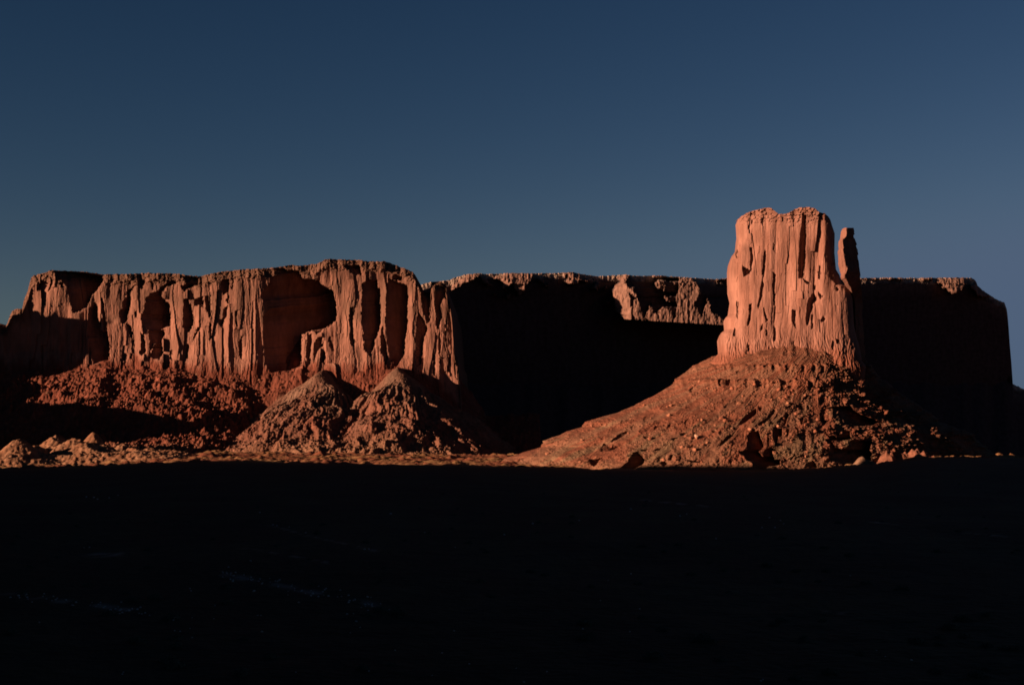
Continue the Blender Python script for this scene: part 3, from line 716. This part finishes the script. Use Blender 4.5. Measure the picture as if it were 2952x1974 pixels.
def talus_col(U, V):
    an = (U - 2390) / np.maximum(V - 955, 50)
    c = lerp3((0.27, 0.095, 0.052), (0.285, 0.13, 0.074), sm(-0.4, 0.4, fbm(an * 6, V / 120, 3, 176)))
    gr = sm(0.1, 0.6, fbm(an * 9, V / 90, 3, 178)) * sm(1120, 1230, V) * 0.8
    c = c * (1 - gr[..., None]) + np.array((0.25, 0.15, 0.082)) * gr[..., None]
    led = np.exp(-((V - 1099) / 7) ** 2) + np.exp(-((V - 1052) / 5) ** 2) + np.exp(-((V - 1246) / 9) ** 2) * (U > 2180)
    c = c * (1 - 0.6 * np.clip(led, 0, 1)[..., None]) + np.array((0.31, 0.11, 0.058)) * 0.6 * np.clip(led, 0, 1)[..., None]
    bt = sm(0.8, 1.1, blocks(U / 13, V / 8, 5)); c = c * (1 + 0.3 * bt[..., None])
    lo = sm(1320, 1350, V) * 0.5; c = c * (1 - lo[..., None]) + np.array((0.33, 0.18, 0.10)) * lo[..., None]
    return c

TAL = body('talus_slope', np.linspace(1366, 980, 500), KL, KR, lambda v: 84 + 150 * fsm(v), lambda v: 0.14 - 0.28 * sm(1040, 1200, v), TC, talus_relief, talus_col, M_TALUS, 1250, 2.0, None, 0.0, 0.7, 1.0, 0.8)

# ------------------------------------------------------------------ pale mounds in the sun at the mesa's left foot
xm = np.arange(-640, -250, 0.7); ym = np.linspace(1480, 1700, 240)
XX, YY = np.meshgrid(xm, ym)
H = -6 + 17 * sm(1478, 1570, YY + 20 * fbm(XX / 60, YY / 60, 2, 186)) * sm(-290, -420, XX)
for (um, vm, Yq, wx, wy) in [(55, 1270, 1560, 22, 30), (30, 1300, 1540, 30, 25), (105, 1290, 1600, 20, 40), (165, 1262, 1640, 24, 30), (215, 1270, 1620, 30, 30), (268, 1252, 1650, 16, 22), (240, 1285, 1590, 32, 26), (300, 1290, 1600, 26, 24), (350, 1284, 1640, 20, 22), (380, 1300, 1600, 24, 20), (430, 1302, 1630, 26, 18), (480, 1316, 1640, 26, 16)]:
    x0, z0 = pt(um, vm, Yq)
    k = ((XX - x0) / wx) ** 2 + ((YY - Yq) / wy) ** 2
    H = np.maximum(H, (z0 + 3) * np.exp(-k ** 0.8 * 0.6) - 4)
H = H + 2.4 * ridged((XX + 0.5 * YY) / 60, (YY - 0.4 * XX) / 20, 2, 180) * sm(-3, 8, H) + 0.8 * blocks(XX / 4, YY / 5, 51) + 1.0 * fbm(XX / 5, YY / 5, 3, 182)
eg = np.minimum(np.minimum(sm(-640, -600, XX), sm(-250, -290, XX)), np.minimum(sm(1480, 1510, YY), sm(1700, 1670, YY)))
H = np.where(H > 0, H, H) * eg - 8 * (1 - eg)
H = H + gz(XX, YY) * 0.5
cm = lerp3((0.135, 0.066, 0.036), (0.165, 0.090, 0.052), sm(-0.4, 0.4, fbm(XX / 12, YY / 30, 3, 184)))
tag(grid_obj('hills', XX, YY, H, M_SOIL, col=cm), kind='structure')

# ------------------------------------------------------------------ rocky outcrops at the butte's right foot
def outcrop(label, x0, x1, y0, y1, bumps, amp, col, seed):
    xo = np.arange(x0, x1, 0.5); yo = np.arange(y0, y1, 0.8)
    XX, YY = np.meshgrid(xo, yo)
    H = np.full(XX.shape, -5.0)
    for (u, v, Yq, wx, wy) in bumps:
        bx, bz = pt(u, v, Yq)
        H = np.maximum(H, (bz + 5) * np.exp(-(((XX - bx) / wx) ** 2 + ((YY - Yq) / wy) ** 2)) - 5)
    H = H + amp * (3.0 * np.minimum(blocks(XX / 9, YY / 9, seed), 0.9) + 2.6 * blocks(XX / 4.4, YY / 4.4, seed + 1) - 1.2) * sm(-4, 4, H)
    cc = np.array(col) * (1 + 0.2 * fbm(XX / 9, YY / 9, 3, seed))[..., None]
    o = grid_obj('rock_outcrop', XX, YY, H, M_TALUS, col=cc)
    tag(o, label, 'rock outcrop')
outcrop('rough heap of red rocks sunlit beside the butte\'s shaded right foot', 355, 470, 1450, 1520,
        [(2560, 1306, 1480, 15, 14), (2600, 1308, 1490, 15, 14), (2640, 1296, 1488, 14, 14), (2662, 1304, 1478, 13, 12), (2684, 1316, 1475, 13, 12), (2705, 1320, 1475, 12, 10), (2745, 1322, 1480, 16, 10)], 1.0, (0.30, 0.12, 0.07), 31)
outcrop('small smooth pale knoll alone on the sunlit edge below the butte', 330, 395, 1400, 1450,
        [(2485, 1316, 1425, 11, 12), (2505, 1326, 1425, 13, 12)], 0.15, (0.36, 0.20, 0.12), 35)

# ------------------------------------------------------------------ high ground outside the frame whose shadows reach in
SX, SY = -SDIR[0] / math.cos(SUN_EL), -SDIR[1] / math.cos(SUN_EL)      # horizontal travel of the light
TE = math.tan(SUN_EL)
def pq(p, q):
    return SX * q + SY * p, SY * q - SX * p

def ridge(name, ps, q0, H, halfw, seed, na=41, sharp=2.0):
    k = np.linspace(-1, 1, na)
    P = np.repeat(ps[None], na, 0)
    Q = q0[None] + halfw[None] * k[:, None] * (1 + 0.15 * fbm(P / 60, k[:, None] * 1.0 + P * 0, 2, seed))
    fall = 1 - np.abs(k)[:, None] ** sharp
    Z = H[None] * fall - 6 * (1 - fall)
    Z = Z + 4 * fbm(P / 25, Q / 25, 3, seed + 1) * (1 - fall) * (fall > 0.02)
    X, Y = pq(P, Q)
    cc = np.broadcast_to(np.array((0.24, 0.10, 0.065)), X.shape + (3,)).copy()
    tag(grid_obj(name, X, Y, Z, M_CLIFF, col=cc), kind='structure')

# butte to the left of the frame: its towers shade the mesa's left end, its lower wall the hollow below
SKY_A = np.array([(-200, 925), (-60, 925), (0, 905), (30, 900), (47, 892), (60, 888), (88, 893), (106, 905), (114, 911), (126, 905), (143, 887), (160, 909), (165, 914), (200, 917), (250, 924), (318, 927)], float)
ya_ = mesa_yu(SKY_A[:, 0]) - 8
xa_, za_ = pt(SKY_A[:, 0], SKY_A[:, 1], ya_)
pa = SY * xa_ - SX * ya_; qa = SX * xa_ + SY * ya_
pb_ = np.array([pa[-1] + 1.5, -1930, -1905, -1885, -1830, -1790, -1752, -1738, -1730])
zb_ = np.array([100, 98, 92, 62, 64, 58, 50, 34, -5.0]); qb_ = np.array([390, 380, 380, 390, 420, 480, 500, 510, 520.0])
pall = np.concatenate([pa, pb_]); Qt = np.concatenate([qa, qb_]); Zs_ = np.concatenate([za_, zb_])
ps = np.arange(pall.min(), pall.max(), 1.0)
q0 = np.full_like(ps, 20.0)
ridge('hill', ps, q0, np.interp(ps, pall, Zs_) + (np.interp(ps, pall, Qt) - q0) * TE + 0.8 * fbm(ps / 6, ps * 0, 3, 190), np.full_like(ps, 55.0), 191, sharp=3)
# long mesa left of and behind the camera: the plain lies in its shadow
pl = np.array([-1535, -1520, -1500, -1440, -1350, -1250, -1121, -1000, -950, -900, -600, 0, 500, 900.0])
ps = np.arange(-1535, 900, 4.0)
q0 = np.interp(ps, [-1535, -950, -700, 900], [-160, -160, -420, -520])
qe = np.interp(ps, [-1535, -1500, -1178, -1090, -1075, -700, 0, 900], [170, 237, 830, 985, 1700, 1800, 1900, 2200])
ridge('hill', ps, q0, np.maximum((qe - q0) * TE, 5) + 1.5 * fbm(ps / 30, ps * 0, 3, 195), np.full_like(ps, 110.0), 196)

# ------------------------------------------------------------------ stones on the dark plain
def on_ground(u, v):
    Y = 200.0
    for _ in range(60):
        X, Z = pt(u, v, Y)
        g = float(gz(X, Y))
        k = (EYE - float(Z)) / Y
        if k < 1e-5:
            return None
        Y = 0.5 * Y + 0.5 * (EYE - g) / k
        if Y > 1300:
            return None
    X, Z = pt(u, v, Y)
    return float(X), Y, float(gz(X, Y))

import bmesh
def stone_mesh(name, seed, mat, col):
    bm = bmesh.new()
    bmesh.ops.create_icosphere(bm, subdivisions=3, radius=1.0)
    rnd = np.random.RandomState(seed)
    dirs = rnd.normal(size=(9, 3)); dirs /= np.linalg.norm(dirs, axis=1)[:, None]
    off = rnd.uniform(0.55, 0.9, 9)
    for v in bm.verts:                                   # cut flat faces, so it is an angular stone
        co = np.array(v.co)
        for d, o in zip(dirs, off):
            h = co @ d
            if h > o:
                co = co - d * (h - o) * 0.9
        co = co * (1 + 0.03 * rnd.normal())
        v.co = co * np.array((1.0, 0.85, 0.62))
    me = bpy.data.meshes.new(name); bm.to_mesh(me); bm.free()
    at = me.color_attributes.new('tint', 'FLOAT_COLOR', 'POINT')
    at.data.foreach_set('color', np.tile(np.array((*col, 1), np.float32), len(me.vertices)))
    me.materials.append(mat)
    return me

random.seed(4)
M_STONE = rock_mat('stone', 8.0, 0.5, 0.25)
pale = [stone_mesh('stone', 20 + i, M_STONE, (0.62, 0.57, 0.55)) for i in range(4)]
spots = []
for (x, y) in [(430, 150), (446, 158), (540, 140), (500, 152), (395, 148), (1250, 275), (1268, 279), (1325, 285), (1400, 312), (410, 378), (385, 380), (1148, 441), (1190, 219), (1790, 225), (1945, 310), (2085, 378), (2310, 320),
               (1040, 498), (1020, 514), (1055, 525), (1160, 580), (1165, 578), (1200, 545), (1320, 580), (1425, 600), (870, 567), (875, 578), (985, 645), (1690, 640), (1785, 664), (1815, 665),
               (1590, 685), (1620, 682), (1632, 718), (1650, 745), (1605, 770), (1195, 690), (1180, 690), (795, 712), (800, 700), (800, 760), (825, 763), (870, 750), (980, 705), (880, 700), (880, 792), (180, 722), (85, 600), (110, 592),
               (565, 950), (560, 960), (1980, 965), (2025, 862), (1810, 850), (2080, 760), (1355, 950), (2150, 912), (1690, 945), (685, 690), (1200, 765), (1690, 385), (1670, 388)]:
    spots.append((x / 1.589, 1340 + y / 1.589))
for (x, y) in [(1180, 243), (1230, 256), (1245, 270), (1205, 288), (1145, 288), (800, 226), (770, 235), (545, 204), (308, 255), (95, 270), (545, 500), (325, 752), (540, 764), (1150, 984), (1140, 990), (20, 932), (55, 996), (1830, 895), (1670, 850), (1710, 878), (935, 338), (1550, 508), (585, 660), (405, 622), (440, 530), (160, 948)]:
    spots.append((1476 + x / 1.589, 1340 + y / 1.589))
for _ in range(70):
    t = random.random()
    spots.append((640 + 450 * t + random.gauss(0, 14), 1652 + 95 * t + random.gauss(0, 11)))
for _ in range(46):
    t = random.random()
    spots.append((20 + 400 * t + random.gauss(0, 10), 1714 + 48 * t + random.gauss(0, 7)))
nstone = 0
for (u, v) in spots:
    g = on_ground(u, v)
    if not g:
        continue
    o = bpy.data.objects.new('stone', pale[nstone % 4]); C.collection.objects.link(o)
    big = 1.0 if v < 1750 else 1.15
    s = g[1] / PX * KX * random.uniform(1.8, 3.9) * big
    o.location = (g[0], g[1], g[2] + 0.25 * s)
    o.rotation_euler = (random.uniform(-.3, .3), random.uniform(-.3, .3), random.uniform(0, 6.28))
    o.scale = (s, s, s)
    tag(o, 'pale angular stone lying on the dark shaded plain', 'stone', 'pale stones scattered over the plain')
    nstone += 1

# ------------------------------------------------------------------ boulders resting on the two rubble slopes
M_BOULD = rock_mat('boulder', 2.0, 0.5, 0.25)
redb = [stone_mesh('boulder', 60 + i, M_BOULD, c_) for i, c_ in enumerate([(0.17, 0.065, 0.037), (0.19, 0.085, 0.05), (0.15, 0.06, 0.035)])]
paleb = stone_mesh('boulder', 70, M_BOULD, (0.30, 0.19, 0.13))
greyb = [stone_mesh('boulder', 80 + i, M_BOULD, c_) for i, c_ in enumerate([(0.12, 0.06, 0.037), (0.15, 0.075, 0.048)])]

def boulder(me, x, y, z, r, label, group=None):
    o = bpy.data.objects.new('boulder', me); C.collection.objects.link(o)
    o.location = (x, y, z + 0.2 * r)
    o.rotation_euler = (random.uniform(-.5, .5), random.uniform(-.5, .5), random.uniform(0, 6.28))
    o.scale = (r * random.uniform(.85, 1.2), r * random.uniform(.85, 1.2), r * random.uniform(.9, 1.3))
    tag(o, label, 'boulder', group)

def on_body(u, v):
    X, Y, Z, U, V = TAL
    k = np.argmin((U - u) ** 2 + (V - v) ** 2)
    return X.ravel()[k], Y.ravel()[k], Z.ravel()[k]
boulder(paleb, *on_body(2010, 1260), 3.2, "brightest pale boulder midway down the butte's sunlit rubble slope")
for _ in range(130):
    v = random.uniform(1085, 1335)
    u = random.uniform(np.interp(v, KL[:, 1], KL[:, 0]) + 30, 2330 + 100 * random.random())
    boulder(random.choice(redb), *on_body(u, v), random.choice([1.1, 1.3, 1.5, 1.8, 2.2, 2.8]), "reddish boulder resting on the butte's sunlit rubble slope", "boulders on the butte's rubble slope")
for _ in range(70):
    i = random.randrange(60, XX_M.shape[0] - 120); j = random.randrange(250, XX_M.shape[1] - 60)
    boulder(random.choice(greyb), XX_M[i, j], YY_M[i, j], ZZ_M[i, j], random.choice([1.2, 1.5, 1.9, 2.4, 3.2]), "brownish boulder lying on the rubble cones below the long mesa", "boulders on the mesa's rubble cones")

# ------------------------------------------------------------------ low sagebrush on the shaded plain
def shrub_mesh(seed):
    r = np.random.RandomState(seed)
    V = []; F = []
    for k in range(260):
        d = r.normal(size=3); d[2] = abs(d[2]); d /= np.linalg.norm(d)
        c0 = d * r.uniform(0.45, 1.0) * np.array((1, 1, 0.75))
        a = r.normal(size=3); a /= np.linalg.norm(a); b = np.cross(a, d); b /= np.linalg.norm(b) + 1e-6
        a *= r.uniform(.05, .11); b *= r.uniform(.03, .06)
        n = len(V); V += [c0 - a - b, c0 + a - b, c0 + a + b, c0 - a + b]; F.append((n, n + 1, n + 2, n + 3))
    for k in range(7):                                    # woody stems
        d = r.normal(size=3); d[2] = abs(d[2]) + .6; d /= np.linalg.norm(d)
        n = len(V); p = np.array((.025, 0, 0)); q = np.array((0, .025, 0))
        V += [-p, p, d * .8 + p * .4, d * .8 - p * .4]; F.append((n, n + 1, n + 2, n + 3))
        V += [-q, q, d * .8 + q * .4, d * .8 - q * .4]; F.append((n + 4, n + 5, n + 6, n + 7))
    me = bpy.data.meshes.new('shrub'); me.from_pydata([tuple(map(float, v)) for v in V], [], F)
    me.materials.append(M_SHRUB)
    return me
M_SHRUB = bpy.data.materials.new('sagebrush'); M_SHRUB.use_nodes = True
M_SHRUB.node_tree.nodes['Principled BSDF'].inputs['Base Color'].default_value = (0.055, 0.06, 0.04, 1)
M_SHRUB.node_tree.nodes['Principled BSDF'].inputs['Roughness'].default_value = 0.9
shr = [shrub_mesh(200 + i) for i in range(4)]
ns = 0
while ns < 170:
    v = 1375 + 590 * random.random() ** 1.4; u = random.uniform(10, 2940)
    g = on_ground(u, v)
    if not g:
        continue
    o = bpy.data.objects.new('shrub', shr[ns % 4]); C.collection.objects.link(o)
    r = random.uniform(0.35, 0.8)
    o.location = (g[0], g[1], g[2] - 0.03); o.scale = (r, r, r * random.uniform(.7, 1.0)); o.rotation_euler = (0, 0, random.uniform(0, 6.28))
    tag(o, 'low dark sagebrush bush growing on the shaded plain', 'shrub', 'sagebrush on the plain')
    ns += 1
